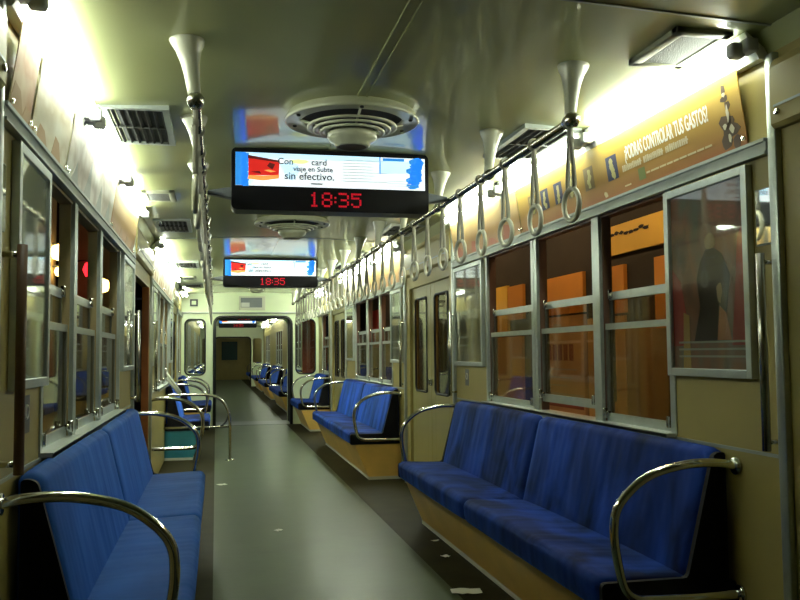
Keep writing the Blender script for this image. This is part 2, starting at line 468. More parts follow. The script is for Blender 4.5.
# windows
wn = 1
def window(side, y0, y1, raised=0.0):
    global wn
    t = empty(f'window_{wn}', (wx(side, -.04), (y0+y1)/2, ZS)); wn += 1
    tag(t, f'sash window in the {side} wall', 'window', kind='structure')
    X = lambda d: wx(side, d)
    f = MB()
    f.box(X(-.015), X(.006), y0-.035, y0+.006, ZS, ZH).box(X(-.015), X(.006), y1-.006, y1+.035, ZS, ZH)
    build('frame', f, M_alu, t)
    rv = MB().box(X(-.06), X(-.012), y0-.035, y0+.012, ZS, ZH).box(X(-.06), X(-.012), y1-.012, y1+.035, ZS, ZH).box(X(-.06), X(-.005), y0, y1, ZH-.012, ZH)
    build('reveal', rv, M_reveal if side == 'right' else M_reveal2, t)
    s = MB().box(X(-.07), X(.05), y0-.03, y1+.03, ZS-.012, ZS+.004).box(X(.044), X(.05), y0-.03, y1+.03, ZS-.03, ZS)
    build('sill', s, M_alu, t)
    a, b = y0+.012, y1-.012
    up = MB(); xo0, xo1 = X(-.056), X(-.042)
    up.box(xo0, xo1, a, b, 1.552, 1.592)
    us = build('upper_sash', up, M_alu, t)
    for ya, yb in ((a, a+.03), (b-.03, b)):
        build('stile', MB().box(xo0, xo1, ya, yb, ZS+.1, 1.551), M_stile, us)
    build('pane', MB().box(X(-.050), X(-.047), a+.03, b-.03, 1.43, 1.552), M_glassd, us)
    lo = MB(); xi0, xi1 = X(-.036), X(-.018)
    zb = ZS + raised
    lo.box(xi0, xi1, a, b, 1.405, 1.435)
    ls = build('lower_sash', lo, M_alu, t)
    build('bottom_rail', MB().box(xi0, xi1, a, b, zb, zb+.045), M_alu, ls)
    for ya, yb in ((a, a+.03), (b-.03, b)):
        build('stile', MB().box(xi0, xi1, ya, yb, zb+.046, 1.404), M_stile, ls)
    build('pane', MB().box(X(-.028), X(-.025), a+.034, b-.034, zb+.045, 1.405), M_glassd, ls)
    for yy in (a+.02, b-.02):
        k = MB().bbox(X(-.02), X(.0), yy-.018, yy+.018, zb+.03, zb+.055, .004).bbox(X(-.01), X(.012), yy-.006, yy+.006, zb+.02, zb+.07, .003)
        build('latch', k, M_chrome, ls)
    for yy in (a+.02, b-.02):
        k = MB().bbox(X(-.055), X(-.03), yy-.022, yy+.022, 1.56, 1.585, .004).bbox(X(-.045), X(-.025), yy-.007, yy+.007, 1.555, 1.605, .003)
        build('latch', k, M_chrome, us)
for side in ('right', 'left'):
    for s in SEC:
        for i, (a, b) in enumerate(WIN):
            window(side, s+a, s+b, raised=.055 if (i == 1 and side == 'right' and s == SEC[0]) else 0)
    window(side, *ENDWIN)
# reveal piers between the windows' outer faces
for side in ('right', 'left'):
    for s in SEC:
        for a, b in ((WIN[0][1], WIN[1][0]), (WIN[1][1], WIN[2][0])):
            mb = MB().box(wx(side, -.06), wx(side, -.012), s+a+.03, s+b-.03, ZS, ZH)
            struct(f'trim_{tn}', mb, M_trim, f'mullion between the {side} windows'); tn += 1

# doors
dn = 1
def door(side, y0, y1, opened=False):
    global dn
    a, b = y0+DO, y1-DO; m = (a+b)/2
    t = empty(f'door_{dn}', (wx(side, -.06), m, 0)); dn += 1
    tag(t, f'double leaf sliding door in the {side} wall', 'door', kind='structure')
    X = lambda d: wx(side, d)
    for k, (p, q) in enumerate(((a, m-.004), (m+.004, b))):
        if opened and k == 0: p, q = a-.62, a+.06
        if opened and k == 1: p, q = b-.06, b+.62
        if opened: continue
        w = .14
        bm = MB()
        x0, x1 = X(-.058), X(-.028)
        bm.box(x0, x1, p, p+w, 0, 1.93).box(x0, x1, q-w, q, 0, 1.93).box(x0, x1, p+w, q-w, 0, .93).box(x0, x1, p+w, q-w, 1.82, 1.93)
        leaf = build('door_leaf', bm, M_door, t, bevel=.004)
        ga = MB(); c = rrect(p+w+.004, q-w-.004, .935, 1.815, .05)
        ga.tube([(X(-.027), u, v) for u, v in c], .011, 6, closed=True)
        build('window_gasket', ga, M_rubber, leaf)
        pane = MB().box(X(-.045), X(-.041), p+w, q-w, .93, 1.82)
        build('pane', pane, M_glassd, leaf)
        h = MB().bbox(X(-.028), X(-.010), (m-.06 if k == 0 else m+.02), (m-.02 if k == 0 else m+.06), 1.0, 1.06, .004)
        build('handle', h, M_chrome, leaf)
    th = MB().box(X(-.06), X(.03), a, b, -.001, .006)
    build('threshold', th, M_steel, t)
for side in ('right', 'left'):
    for i, d in enumerate(DOORS):
        door(side, d[0], d[1], opened=(side == 'left' and i == 1))
od = DOORS[1]
struct('door_edge', MB().box(wx('left', -.058), wx('left', .004), od[1]-DO-.03, od[1]-DO, .0, 1.93), plain('door_edge_orange', (.42, .13, .025), .45, vary=.2, scale=4), 'orange brown edge strip of the open left doorway')
# header boxes above the doors
hn = 1
for side in ('right', 'left'):
    for d in DOORS:
        y0, y1 = d[0]+.0, d[1]-.02
        prof = [(0, 2.05), (.022, 2.05), (.035, 2.065), (.035, 2.26), (.02, 2.29), (0, 2.30)]
        mb = MB().prism([(wx(side, a), b) for a, b in prof], y0+.03, y1-.03)
        o = struct(f'door_header_{hn}', mb, M_wall, f'painted engine cover above a {side} door'); hn += 1
        ml = MB().box(wx(side, .035), wx(side, .038), y0+.05, y1-.05, 2.12, 2.128)
        build('moulding', ml, M_trim, o)
        sc = MB()
        for yy in (y0+.07, y1-.07): sc.tube([(wx(side, .034), yy, 2.10), (wx(side, .044), yy, 2.10)], .011, 10)
        build('screw', sc, M_chrome, o)

# door pocket jamb: dark gap then the leaf at the near right edge is given by the door itself

# ceiling seams and centre strip
cs = MB()
cs.box(XC-.024, XC-.016, YB, 3.72, 2.438, 2.447).box(XC+.016, XC+.024, YB, 3.72, 2.438, 2.447).box(XC-.016, XC+.016, YB, 3.72, 2.441, 2.447)
struct(f'trim_{tn}', cs, M_ceil, 'jointing strip along the middle of the ceiling'); tn += 1
for a, b in ((4.30, 6.98), (7.6, 10.3), (10.9, 13.6)):
    struct(f'trim_{tn}', MB().box(XC-.02, XC+.02, a, b, 2.440, 2.448), M_ceil, 'jointing strip along the middle of the ceiling'); tn += 1
for y in (2.52, 8.4, 14.2):
    p = ceil_profile()[2:]; prof = p + [(2*XC-a, b) for a, b in reversed(p[:-1])]
    mb = MB()
    for i in range(len(prof)-1):
        (a, b), (c, d) = prof[i], prof[i+1]
        mb.add([(a, y, b-.004), (c, y, d-.004), (c, y+.012, d-.004), (a, y+.012, b-.004), (a, y, b+.01), (c, y, d+.01), (c, y+.012, d+.01), (a, y+.012, b+.01)],
               [(0,1,2,3), (4,5,6,7), (0,1,5,4), (2,3,7,6)])
    struct(f'trim_{tn}', mb, M_trim, 'narrow transverse seam strip on the ceiling'); tn += 1

# ------------------------------------------------------------------ tube lights
def make_tube(side, y0, y1, tm=None):
    X = lambda d: wx(side, d)
    t = empty('tube_light', (X(.08), (y0+y1)/2, 2.33))
    r = MB().prism([(X(-.004), 2.315), (X(.036), 2.312), (X(.088), 2.402), (X(.084), 2.408), (X(-.004), 2.34)], y0, y1)
    build('reflector', r, M_refl, t)
    build('tube', MB().tube([(X(.098), y0+.06, 2.352), (X(.098), y1-.06, 2.352)], .017, 12), tm or M_tube, t)
    for y, s in ((y0, 1), (y1, -1)):
        h = MB().bbox(X(.04), X(.085), y-.012 if s > 0 else y-.05, y+.05 if s > 0 else y+.012, 2.335, 2.385, .008)
        ya, yb = sorted((y+s*.02, y+s*.065))
        h.bbox(X(.07), X(.125), ya, yb, 2.322, 2.378, .012, 3)
        build('lamp_holder', h, M_hold, t)
    return t
TUBES = {}
tube_names = {0: 'nearest', 1: 'second', 2: 'third'}
for side in ('right', 'left'):
    for si, s in enumerate(SEC):
        for k in range(3):
            y0 = s + .0 + k*1.37; y1 = min(y0 + 1.33, s+SLEN)
            t = make_tube(side, y0, y1, M_tube if si == 0 else M_tube2)
            sec = 'over the front %s bench section' % side if si == 0 else 'over the middle %s window section' % side
            tag(t, f'{tube_names[k]} fluorescent tube light {sec}', 'light', 'tube lights along the ceiling edges')
    t = make_tube(side, 14.35, 15.75, M_tube2)
    tag(t, f'fluorescent tube light in the far {side} corner by the bulkhead', 'light', 'tube lights along the ceiling edges')

# ------------------------------------------------------------------ benches
def catmull(pts, n=6):
    out = []; P = [Vector(p) for p in pts]; m = len(P)
    for i in range(m-1):
        p0, p1, p2, p3 = P[max(i-1, 0)], P[i], P[i+1], P[min(i+2, m-1)]
        for k in range(n):
            t = k/n
            out.append(.5*((2*p1)+(-p0+p2)*t+(2*p0-5*p1+4*p2-p3)*t*t+(-p0+3*p1-3*p2+p3)*t**3))
    out.append(P[-1]); return out
def cushion(side, prof, y0, y1, puff=.012, ny=14):
    """padded cushion: rounded profile swept along y, pinched toward its ends"""
    n = len(prof); cx = sum(p[0] for p in prof)/n; cz = sum(p[1] for p in prof)/n
    vs = []; fs = []
    L = y1-y0
    ts = [0, .012, .03, .06] + [.06 + .88*k/(ny) for k in range(1, ny)] + [.94, .97, .988, 1]
    for t in ts:
        e = min(t, 1-t)*L
        k = 1 - .16*max(0, 1-e/.035)**2 if e < .035 else 1
        bulge = puff*math.sin(PI*t)**.5
        for d, z in prof:
            dd, zz = cx+(d-cx)*k, cz+(z-cz)*k
            zz += bulge if z > cz else 0
            dd += bulge*.5 if d > cx else 0
            vs.append((wx(side, dd), y0+t*L, zz))
    m = len(ts)
    for i in range(m-1):
        for j in range(n):
            fs.append((i*n+j, i*n+(j+1) % n, (i+1)*n+(j+1) % n, (i+1)*n+j))
    fs.append(tuple(range(n))); fs.append(tuple((m-1)*n+j for j in range(n)))
    return MB().add(vs, fs, True)
def round_poly(pts, r, n=4):
    out = []; m = len(pts)
    for i in range(m):
        p = Vector(pts[i]); a = (Vector(pts[i-1])-p); b = (Vector(pts[(i+1) % m])-p)
        rr = min(r, a.length*.45, b.length*.45)
        A = p + a.normalized()*rr; B = p + b.normalized()*rr
        for k in range(n+1):
            t = k/n; q = A*(1-t)**2 + p*2*t*(1-t) + B*t*t
            out.append((q.x, q.y))
    return out
SEAT_P = round_poly([(.13, .36), (.13, .465), (.52, .485), (.545, .455), (.535, .36)], .035)
BACK_P = round_poly([(.012, .40), (.205, .42), (.088, .91), (.055, .932), (.012, .925)], .028)
def armrest(side, y):
    pts = [(.004, .872), (.08, .885), (.2, .885), (.34, .855), (.43, .80), (.487, .73), (.498, .64), (.485, .54), (.462, .455), (.42, .42), (.36, .412), (.2, .41), (.004, .41)]
    return MB().tube(catmull([(wx(side, d), y, z) for d, z in pts], 5), .0165, 12)
def bench(side, y0, y1, label, seams=1, base_mat=None, arms=(True, True), group='blue upholstered benches', cloth=None):
    t = empty('bench', (wx(side, .25), (y0+y1)/2, 0))
    tag(t, label, 'bench', group)
    n = seams+1; L = (y1-y0-.05)/n
    bp = [(.001, 0), (.33, 0), (.485, .362), (.001, .362)]
    b = MB().prism([(wx(side, d), z) for d, z in bp], y0+.01, y1+.03)
    for k in range(1, 4):
        yy = y0 + (y1-y0)*k/4
        b.prism([(wx(side, d), z) for d, z in [(.33, .035), (.47, .355), (.472, .355), (.332, .035)]], yy-.003, yy+.003)
    bo = build('base', b, base_mat or M_base, t)
    k = MB().box(wx(side, .001), wx(side, .342), y0+.0, y1+.04, 0, .03)
    build('kick_strip', k, plain('kick_strip_grey', (.50, .50, .42), .5), t)
    for i in range(n):
        p, q = y0+.025+i*L, y0+.025+(i+1)*L
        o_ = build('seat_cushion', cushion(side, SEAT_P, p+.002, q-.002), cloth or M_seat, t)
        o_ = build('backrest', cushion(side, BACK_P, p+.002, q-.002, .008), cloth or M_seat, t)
    ends = round_poly([(.001, .36), (.535, .36), (.535, .47), (.195, .47), (.080, .908), (.06, .92), (.03, .92), (.03, .45), (.001, .45)], .02)
    for y in (y0, y1):
        e = MB().prism([(wx(side, d), z) for d, z in ends], y, y+.024 if y == y0 else y-.024)
        build('end_panel', e, M_black, t)
    for use, y in zip(arms, (y0-.03 if (side, y0) != ('left', 2.85) else 2.70, y1+.03)):
        if use:
            build('armrest', armrest(side, y), M_chrome, t)
            for z in (.872, .41):
                build('wall_flange', MB().tube([(wx(side, .001), y, z), (wx(side, .013), y, z)], .032, 14), M_chrome, t)
    return t
BA0, BA1 = 2.89, 6.40
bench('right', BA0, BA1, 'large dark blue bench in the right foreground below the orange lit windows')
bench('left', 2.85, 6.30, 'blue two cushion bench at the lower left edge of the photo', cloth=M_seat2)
bench('right', BA0+PITCH, BA1+PITCH, 'blue bench along the right wall beyond the closed double door')
bench('right', 14.42, 15.95, 'short blue bench in the far right corner by the bulkhead', 0)
bench('left', 11.0, 12.32, 'short blue bench with teal base behind the tubular hoop on the left', 0, M_teal, arms=(False, True))
bench('left', 14.42, 15.95, 'short blue bench in the far left corner by the bulkhead', 0)

# lone armrest of the open bay, hoop rail, sloped bars
t = empty('loop_rail', (wx('left', .0), 8.47, .41)); tag(t, 'lone chrome armrest loop on the left wall between open doorway and hoop', 'rail')
build('loop', armrest('left', 8.47), M_chrome, t)
h = empty('hoop_rail', (.83, 10.86, 0)); tag(h, 'tall chrome hoop rail standing on the floor in front of the short left bench', 'rail')
pts = catmull([(.06, 10.86, .81), (.35, 10.86, .81), (.58, 10.86, .80), (.72, 10.86, .75), (.80, 10.86, .64), (.835, 10.86, .5), (.838, 10.86, .30), (.84, 10.86, .0)], 6)
build('post', MB().tube(pts, .0175, 10), M_steel, h)
build('crossbar', MB().tube([(.05, 10.86, .41), (.84, 10.86, .41)], .014, 8), M_steel, h)
build('gusset', MB().tube(catmull([(.72, 10.86, .41), (.79, 10.86, .47), (.835, 10.86, .60)], 4), .012, 8), M_rubber, h)
build('foot_flange', MB().lathe([(0, .012), (.05, .012), (.06, .0), (0, 0)], (.84, 10.86, 0), 16), M_steel, h)
d1 = MB().tube([(.052, 10.86, 1.05), (.25, 10.86, .80)], .018, 8)
d1.tube([(.052, 10.80, 1.12), (.25, 10.80, .84)], .016, 8)
build('sloped_bar', d1, M_white, h)
build('wall_bracket', MB().bbox(.05, .085, 10.78, 10.90, 1.02, 1.14, .01), M_steel, h)

# ------------------------------------------------------------------ grab rails and hanging straps
RX = {'right': 2.007, 'left': .593}
RZ = 2.19
def make_rail(side, y0, y1, label):
    x = RX[side]
    t = empty('grab_rail', (x, y0, RZ)); tag(t, label, 'grab rail')
    build('bar', MB().tube([(x, y0, RZ), (x, y1, RZ)], .017, 12), M_steel, t)
    k = 0; y = y0 + .02
    build('end_cap', MB().lathe([(0, -.028), (.02, -.024), (.03, -.008), (.03, .012), (.02, .026), (0, .03)], (x, y0, RZ), 16), M_steel, t)
    while y < y1:
        prof = [(.012, .0), (.024, .005), (.026, .05), (.030, .10), (.038, .15), (.050, .19), (.066, .218), (.070, .232), (.068, .245)]
        lb = MB().lathe([(r_*.9, z_) for r_, z_ in prof], (x, y, RZ), 20)
        sg = 1 if side == 'right' else -1
        lb.v = [(v[0]+sg*.034*(v[2]-RZ)/.24, v[1]+.03*(v[2]-RZ)/.24, v[2]) for v in lb.v]
        build('ceiling_bracket', lb, M_white, t)
        build('collar', MB().tube([(x, y-.03, RZ), (x, y+.03, RZ)], .025, 12), M_steel, t)
        y += 1.02; k += 1
    return t
make_rail('right', 3.045, 15.4, 'polished grab rail under the ceiling on the right, full of hanging rings')
make_rail('left', 3.045, 15.4, 'polished grab rail under the ceiling on the left, seen end on')

def make_strap(x, y):
    t = empty('hanging_strap', (x, y, RZ))
    loop = MB()
    loop.tube([(x+.023*math.cos(a), y, RZ+.001+.023*math.sin(a)) for a in [2*PI*k/14 for k in range(14)]], .007, 6, closed=True)
    build('rail_loop', loop, M_strap, t)
    mb = MB()
    for s in (-1, 1):
        pts = [(x, y+s*.004, RZ-.02), (x, y+s*.008, RZ-.08), (x, y+s*.018, RZ-.17), (x, y+s*.024, RZ-.25), (x, y+s*.018, RZ-.275)]
        V = []; F = []
        for (px, py, pz) in pts:
            V += [(px-.009, py-.0025, pz), (px+.009, py-.0025, pz), (px+.009, py+.0025, pz), (px-.009, py+.0025, pz)]
        for i in range(len(pts)-1):
            for k in range(4):
                F.append((i*4+k, i*4+(k+1) % 4, (i+1)*4+(k+1) % 4, (i+1)*4+k))
        F += [(0, 1, 2, 3), (16, 17, 18, 19)]
        mb.add(V, F, True)
    build('webbing', mb, M_strap, t)
    build('clip', MB().bbox(x-.012, x+.012, y-.012, y+.012, RZ-.085, RZ-.06, .004), M_strap, t)
    c = (x, y, RZ-.325)
    r = MB().tube([(c[0], c[1]+.052*math.sin(a), c[2]+.062*math.cos(a)) for a in [2*PI*k/28 for k in range(28)]], .0105, 10, closed=True)
    build('ring', r, M_ring, t)
    return t
ordn = ['nearest', 'second', 'third', 'fourth', 'fifth', 'sixth', 'seventh', 'eighth', 'ninth', 'tenth', 'eleventh', 'twelfth']
def ordinal(i):
    base = ['zeroth','first','second','third','fourth','fifth','sixth','seventh','eighth','ninth','tenth','eleventh','twelfth','thirteenth','fourteenth','fifteenth','sixteenth','seventeenth','eighteenth','nineteenth','twentieth']
    if i <= 20: return base[i]
    return ('twenty ' if i < 30 else 'thirty ') + base[i % 10] if i % 10 else 'thirtieth'
proto = None
for side in ('right', 'left'):
    for i in range(31):
        y = 3.066 + i*.384
        if proto is None:
            proto = s = make_strap(RX[side], y)
        else:
            s = copy_tree(proto); s.location = (RX[side], y, RZ)
        s.rotation_euler.z = (.22 + random.uniform(-.15, .15)) if side == 'right' else (.12 + random.uniform(-.2, .2))
        place = f'{ordinal(i+1)} strap from the near end' if i else 'strap at the near end'
        tag(s, f'hanging strap, {place} of the {side} grab rail', 'hanging strap', f'hanging straps on the {side} grab rail')

# ------------------------------------------------------------------ round ceiling ventilators
def make_fan(y):
    c = (XC, y, 2.44)
    t = empty('ceiling_ventilator', c)
    flange = [(.300, .004), (.316, -.022), (.322, -.036), (.318, -.043), (.310, -.042), (.303, -.037), (.246, -.040), (.240, -.02), (.245, .0)]
    build('flange', MB().lathe(flange, c, 48), M_vent, t)
    build('throat', MB().lathe([(.242, -.016), (.20, -.012), (.0, -.012)], c, 32), M_dark, t)
    for r0, z0 in ((.215, -.058), (.186, -.070), (.156, -.082)):
        build('cone_ring', MB().lathe([(r0, z0), (r0+.001, z0-.007), (r0-.006, z0-.011), (r0-.026, z0-.006), (r0-.026, z0-.002), (r0-.006, z0+.002), (r0, z0)], c, 44), M_vent, t)
    build('hub', MB().lathe([(.07, -.06), (.108, -.082), (.119, -.096), (.119, -.112), (.108, -.128), (.088, -.140), (.084, -.152), (.074, -.160), (.066, -.156), (.0, -.152)], c, 36), M_vent, t)
    build('hub_grille', MB().lathe([(.067, -.157), (.0, -.154)], c, 28), plain('hub_brown', (.14, .12, .07), .5), t)
    for a in (0, PI/2, PI, 3*PI/2):
        ca, sa = math.cos(a), math.sin(a)
        build('spoke', MB().tube([(c[0]+.10*ca, y+.10*sa, 2.44-.075), (c[0]+.25*ca, y+.25*sa, 2.44-.036)], .006, 6), M_vent, t)
    for a in (.35, PI-.35, PI+.35, -.35, -PI/2):
        build('screw', MB().lathe([(0, -.047), (.009, -.045), (.011, -.034)], (c[0]+.282*math.cos(a), y+.282*math.sin(a), 2.44), 10), M_dark, t)
    return t
fan = make_fan(4.0); tag(fan, 'nearest round louvred ceiling ventilator in front of the large sign', 'ventilator', 'round ceiling ventilators')
for y, l in ((7.3, 'second round louvred ceiling ventilator just behind the large sign'), (10.6, 'third round ceiling ventilator behind the smaller sign'), (13.9, 'fourth round ceiling ventilator near the far bulkhead')):
    dup(fan, (XC, y, 2.44), l)

# louvred ceiling vents and small square vents
def ceil_z(d):
    p = ceil_profile()
    q = [(a-XL, b) for a, b in p]
    for i in range(len(q)-1):
        if q[i][0] <= d <= q[i+1][0]:
            f = (d-q[i][0])/(q[i+1][0]-q[i][0]); return q[i][1]+f*(q[i+1][1]-q[i][1])
    return 2.445
def make_louver(side, y0, y1):
    d0, d1 = .105, .405
    z = ceil_z((d0+d1)/2) - .001
    X = lambda d: wx(side, d)
    t = empty('louvred_vent', (X((d0+d1)/2), (y0+y1)/2, z))
    f = MB(); w = .03
    f.box(X(d0), X(d1), y0, y0+w, z-.014, z+.01).box(X(d0), X(d1), y1-w, y1, z-.014, z+.01).box(X(d0), X(d0+w), y0+w, y1-w, z-.014, z+.01).box(X(d1-w), X(d1), y0+w, y1-w, z-.014, z+.01)
    build('frame', f, M_trim, t)
    build('backing', MB().box(X(d0+w), X(d1-w), y0+w, y1-w, z-.002, z+.008), M_dark, t)
    s = MB()
    n = 7
    for k in range(n):
        dd = d0+w+.012 + k*(d1-d0-2*w-.02)/(n-1)
        dd += .014; s.add([(X(dd), y0+w, z-.002), (X(dd-.012), y0+w, z-.015), (X(dd-.012), y1-w, z-.015), (X(dd), y1-w, z-.002),
               (X(dd+.002), y0+w, z-.001), (X(dd-.010), y0+w, z-.015), (X(dd-.010), y1-w, z-.015), (X(dd+.002), y1-w, z-.001)],
              [(0,1,2,3), (7,6,5,4), (0,4,5,1), (3,2,6,7), (1,5,6,2), (0,3,7,4)])
    s.box(X(d0+w), X(d1-w), (y0+y1)/2-.006, (y0+y1)/2+.006, z-.014, z)
    build('louvres', s, plain('louvre_grey', (.035, .038, .032), .5), t)
    return t
def make_smallvent(side, y0, y1):
    d0, d1 = .115, .335
    z = ceil_z((d0+d1)/2) - .001
    X = lambda d: wx(side, d)
    t = empty('square_vent', (X((d0+d1)/2), (y0+y1)/2, z))
    f = MB(); w = .04
    f.bbox(X(d0), X(d1), y0, y0+w, z-.016, z+.01, .005).bbox(X(d0), X(d1), y1-w, y1, z-.016, z+.01, .005).bbox(X(d0), X(d0+w), y0, y1, z-.016, z+.01, .005).bbox(X(d1-w), X(d1), y0, y1, z-.016, z+.01, .005)
    build('frame', f, plain('vent_frame_beige', (.30, .31, .22), .5), t)
    build('mesh_panel', MB().box(X(d0+w), X(d1-w), y0+w, y1-w, z-.012, z+.004), plain('vent_mesh', (.10, .105, .10), .6, bump=.6, bscale=220), t)
    return t
places = ['nearest', 'second', 'third', 'fourth']
for side in ('right', 'left'):
    for i, y in enumerate((3.92, 7.2, 10.5, 13.8)):
        t = make_louver(side, y, y+.68); tag(t, f'{places[i]} dark louvred vent in the {side} half of the ceiling', 'vent', 'louvred ceiling vents')
    for i, y in enumerate((2.62, 9.2) if side == 'right' else (5.95, 12.5)):
        t = make_smallvent(side, y, y+.36); tag(t, f'{places[i]} pale square vent in the {side} half of the ceiling', 'vent', 'square ceiling vents')

# ------------------------------------------------------------------ information signs
M_bl_white = glow('backlit_white', (.84, .95, 1.0), .95)
M_bl_sky   = glow('backlit_sky', (.55, .80, 1.0), 1.0)
M_bl_blue  = glow('backlit_blue', (.03, .27, .80), .72)
M_bl_red   = glow('backlit_red', (.62, .02, .015), .8)
M_bl_or    = glow('backlit_orange', (1.0, .33, .08), .9)
M_bl_lime  = glow('backlit_lime', (.78, .9, .35), 1.0)
M_bl_grey  = glow('backlit_grey', (.50, .60, .62), .6)
M_bl_mar   = glow('backlit_maroon', (.10, .012, .012), .6)
M_led      = glow('led_red', (.70, .008, .03), .36)
M_leddim   = glow('led_red_dim', (.8, .01, .02), .25)
FONT = {'1': ['00100','01100','00100','00100','00100','00100','01110'], '8': ['01110','10001','10001','01110','10001','10001','01110'],
        '3': ['11110','00001','00001','01110','00001','00001','11110'], '5': ['11111','10000','11110','00001','00001','10001','01110'],
        ':': ['0','0','1','0','1','0','0']}
def make_sign(y, zc, full, label, arms=True):
    W, H, D = 1.11, .345, .15
    x0, x1 = XC-W/2, XC+W/2; z0, z1 = zc-H/2, zc+H/2
    t = empty('information_sign', (XC, y, z0)); tag(t, label, 'sign', 'backlit information signs')
    prof = rrect(x0, x1, z0, z1, .03, 4)
    build('housing', MB().prism(prof, y, y+D), M_house, t)
    m4 = frame4((x0, y, z0), (1, 0, 0), (0, 0, 1))
    pz0, pz1 = .135, .318
    px0, px1 = .022, W-.022
    pan = build('picture_panel', rect2(MB(), m4, px0, pz0, px1, pz1, .0, .004), M_bl_white, t)
    rnd = random.Random(3)
    bl = MB(); rect2(bl, m4, px0, pz0, px0+.055, pz1, .0045)
    for k in range(7): blob2(bl, m4, px0+.055, pz0+.01+k*.026, .02, .018, rnd=rnd, off=.0045)
    build('blue_edge_print', bl, M_bl_blue, pan); bl = MB()
    for k in range(6): blob2(bl, m4, px1-.07+rnd.uniform(0, .03), pz0+.03+k*.026, .042, .024, rnd=rnd, off=.0045)
    rect2(bl, m4, px1-.05, pz0+.05, px1-.02, pz1, .0045)
    rect2(bl, m4, px1-.265, pz0+.085, px1-.258, pz1, .0046); rect2(bl, m4, px1-.245, pz1-.02, px1-.12, pz1-.004, .0046)
    build('blue_print', bl, M_bl_blue, pan)
    sk = MB(); blob2(sk, m4, px0+.30, pz0+.095, .05, .06, rnd=rnd, off=.0044); rect2(sk, m4, px1-.26, pz0+.09, px1-.03, pz1-.02, .0041); rect2(sk, m4, px0+.05, pz1-.03, px1-.26, pz1, .0041)
    blob2(sk, m4, px0+.075, pz0+.09, .04, .09, rnd=rnd, off=.0043)
    build('pale_blue_print', sk, M_bl_sky, pan)
    card = MB(); poly2(card, m4, [(px0+.07, pz0+.055), (px0+.235, pz0+.06), (px0+.24, pz0+.14), (px0+.07, pz0+.165)], .0055)
    build('red_card_print', card, M_bl_red, pan)
    cb = MB(); poly2(cb, m4, [(px0+.068, pz0+.168), (px0+.24, pz0+.142), (px0+.24, pz0+.132), (px0+.066, pz0+.15)], .0062)
    poly2(cb, m4, [(px0+.17, pz0+.11), (px0+.20, pz0+.09), (px0+.215, pz0+.12), (px0+.185, pz0+.13)], .0062)
    poly2(cb, m4, [(px0+.08, pz0+.075), (px0+.14, pz0+.065), (px0+.13, pz0+.08)], .0062)
    build('card_dark_print', cb, M_bl_mar, pan)  # dark band and marks printed on the red card
    ob = MB(); poly2(ob, m4, [(px0+.065, pz0+.035), (px0+.15, pz0+.028), (px0+.235, pz0+.042), (px0+.238, pz0+.062), (px0+.15, pz0+.055), (px0+.07, pz0+.056)], .006)
    poly2(ob, m4, [(px0+.155, pz0+.085), (px0+.19, pz0+.075), (px0+.22, pz0+.08), (px0+.18, pz0+.09)], .0065)
    build('orange_print', ob, M_bl_or, pan)
    if full:
        w4 = lambda a, b: frame4(m4 @ Vector((a, b, .006)), (1, 0, 0), (0, 0, 1))
        tx = text_mb('Con', .050, w4(.250, .258), bold=.0007)
        tx2 = text_mb('card', .050, w4(.436, .258), bold=.0007); tx.add(tx2.v, tx2.f)
        tx2 = text_mb('viaje en Subte', .0395, w4(.337, .222), bold=.0007); tx.add(tx2.v, tx2.f)
        tx2 = text_mb('sin efectivo.', .0585, w4(.287, .175), bold=.0007); tx.add(tx2.v, tx2.f)
        rect2(tx, m4, .435, .150, .50, .157, .004)
        build('lettering', tx, plain('sign_ink', (.10, .12, .13), .7), pan)
        lm = MB(); blob2(lm, m4, .375, .276, .052, .013, 14, .12, off=.005, rnd=rnd)
        build('lime_print', lm, M_bl_lime, pan)
        sm = MB()
        for k in range(8):
            rect2(sm, m4, .615, pz1-.022-k*.017, .615+rnd.uniform(.16, .27), pz1-.027-k*.017, .0046)
        for k in range(3): rect2(sm, m4, .875, pz0+.05-k*.014, .875+rnd.uniform(.09, .14), pz0+.046-k*.014, .0052)
        build('small_print', sm, M_bl_grey, pan)
    led = MB(); dim = MB()
    cell = .0118; a = .425; b0 = .026
    for ch in '18:35':
        g = FONT[ch]; n = len(g[0])
        for r in range(7):
            for c in range(n):
                if g[r][c] == '1':
                    u, v = a + c*cell, b0 + (6-r)*cell
                    rect2(led, m4, u, v, u+cell*.9, v+cell*.9, .0015)
        a += (n+1.0)*cell
    build('led_digits', led, M_led if full else M_leddim, t)
    if arms:
        for s in (-1, 1):
            xa = XC+s*(W/2-.005); xb = (RX['right'] - .026) if s > 0 else (RX['left'] + .026)
            a_ = MB().add([(xa, y+.03, RZ-.032), (xb, y+.05, RZ-.012), (xb, y+.05, RZ+.012), (xa, y+.03, RZ+.03),
                           (xa, y+.10, RZ-.032), (xb, y+.08, RZ-.012), (xb, y+.08, RZ+.012), (xa, y+.10, RZ+.03)],
                          [(0,1,2,3), (7,6,5,4), (0,4,5,1), (1,5,6,2), (2,6,7,3), (3,7,4,0)])
            build('side_arm', a_, M_grey, t)
    hg = MB()
    for s in (-.3, .3): hg.box(XC+s-.03, XC+s+.03, y+.05, y+.1, z1-.005, 2.45)
    build('hanger', hg, M_house, t)
    return t
make_sign(4.72, 2.262, True, 'large black backlit sign with red clock digits hanging behind the nearest ventilator')
make_sign(10.2, 2.262, True, 'smaller looking backlit sign further down the aisle below the second ventilator')

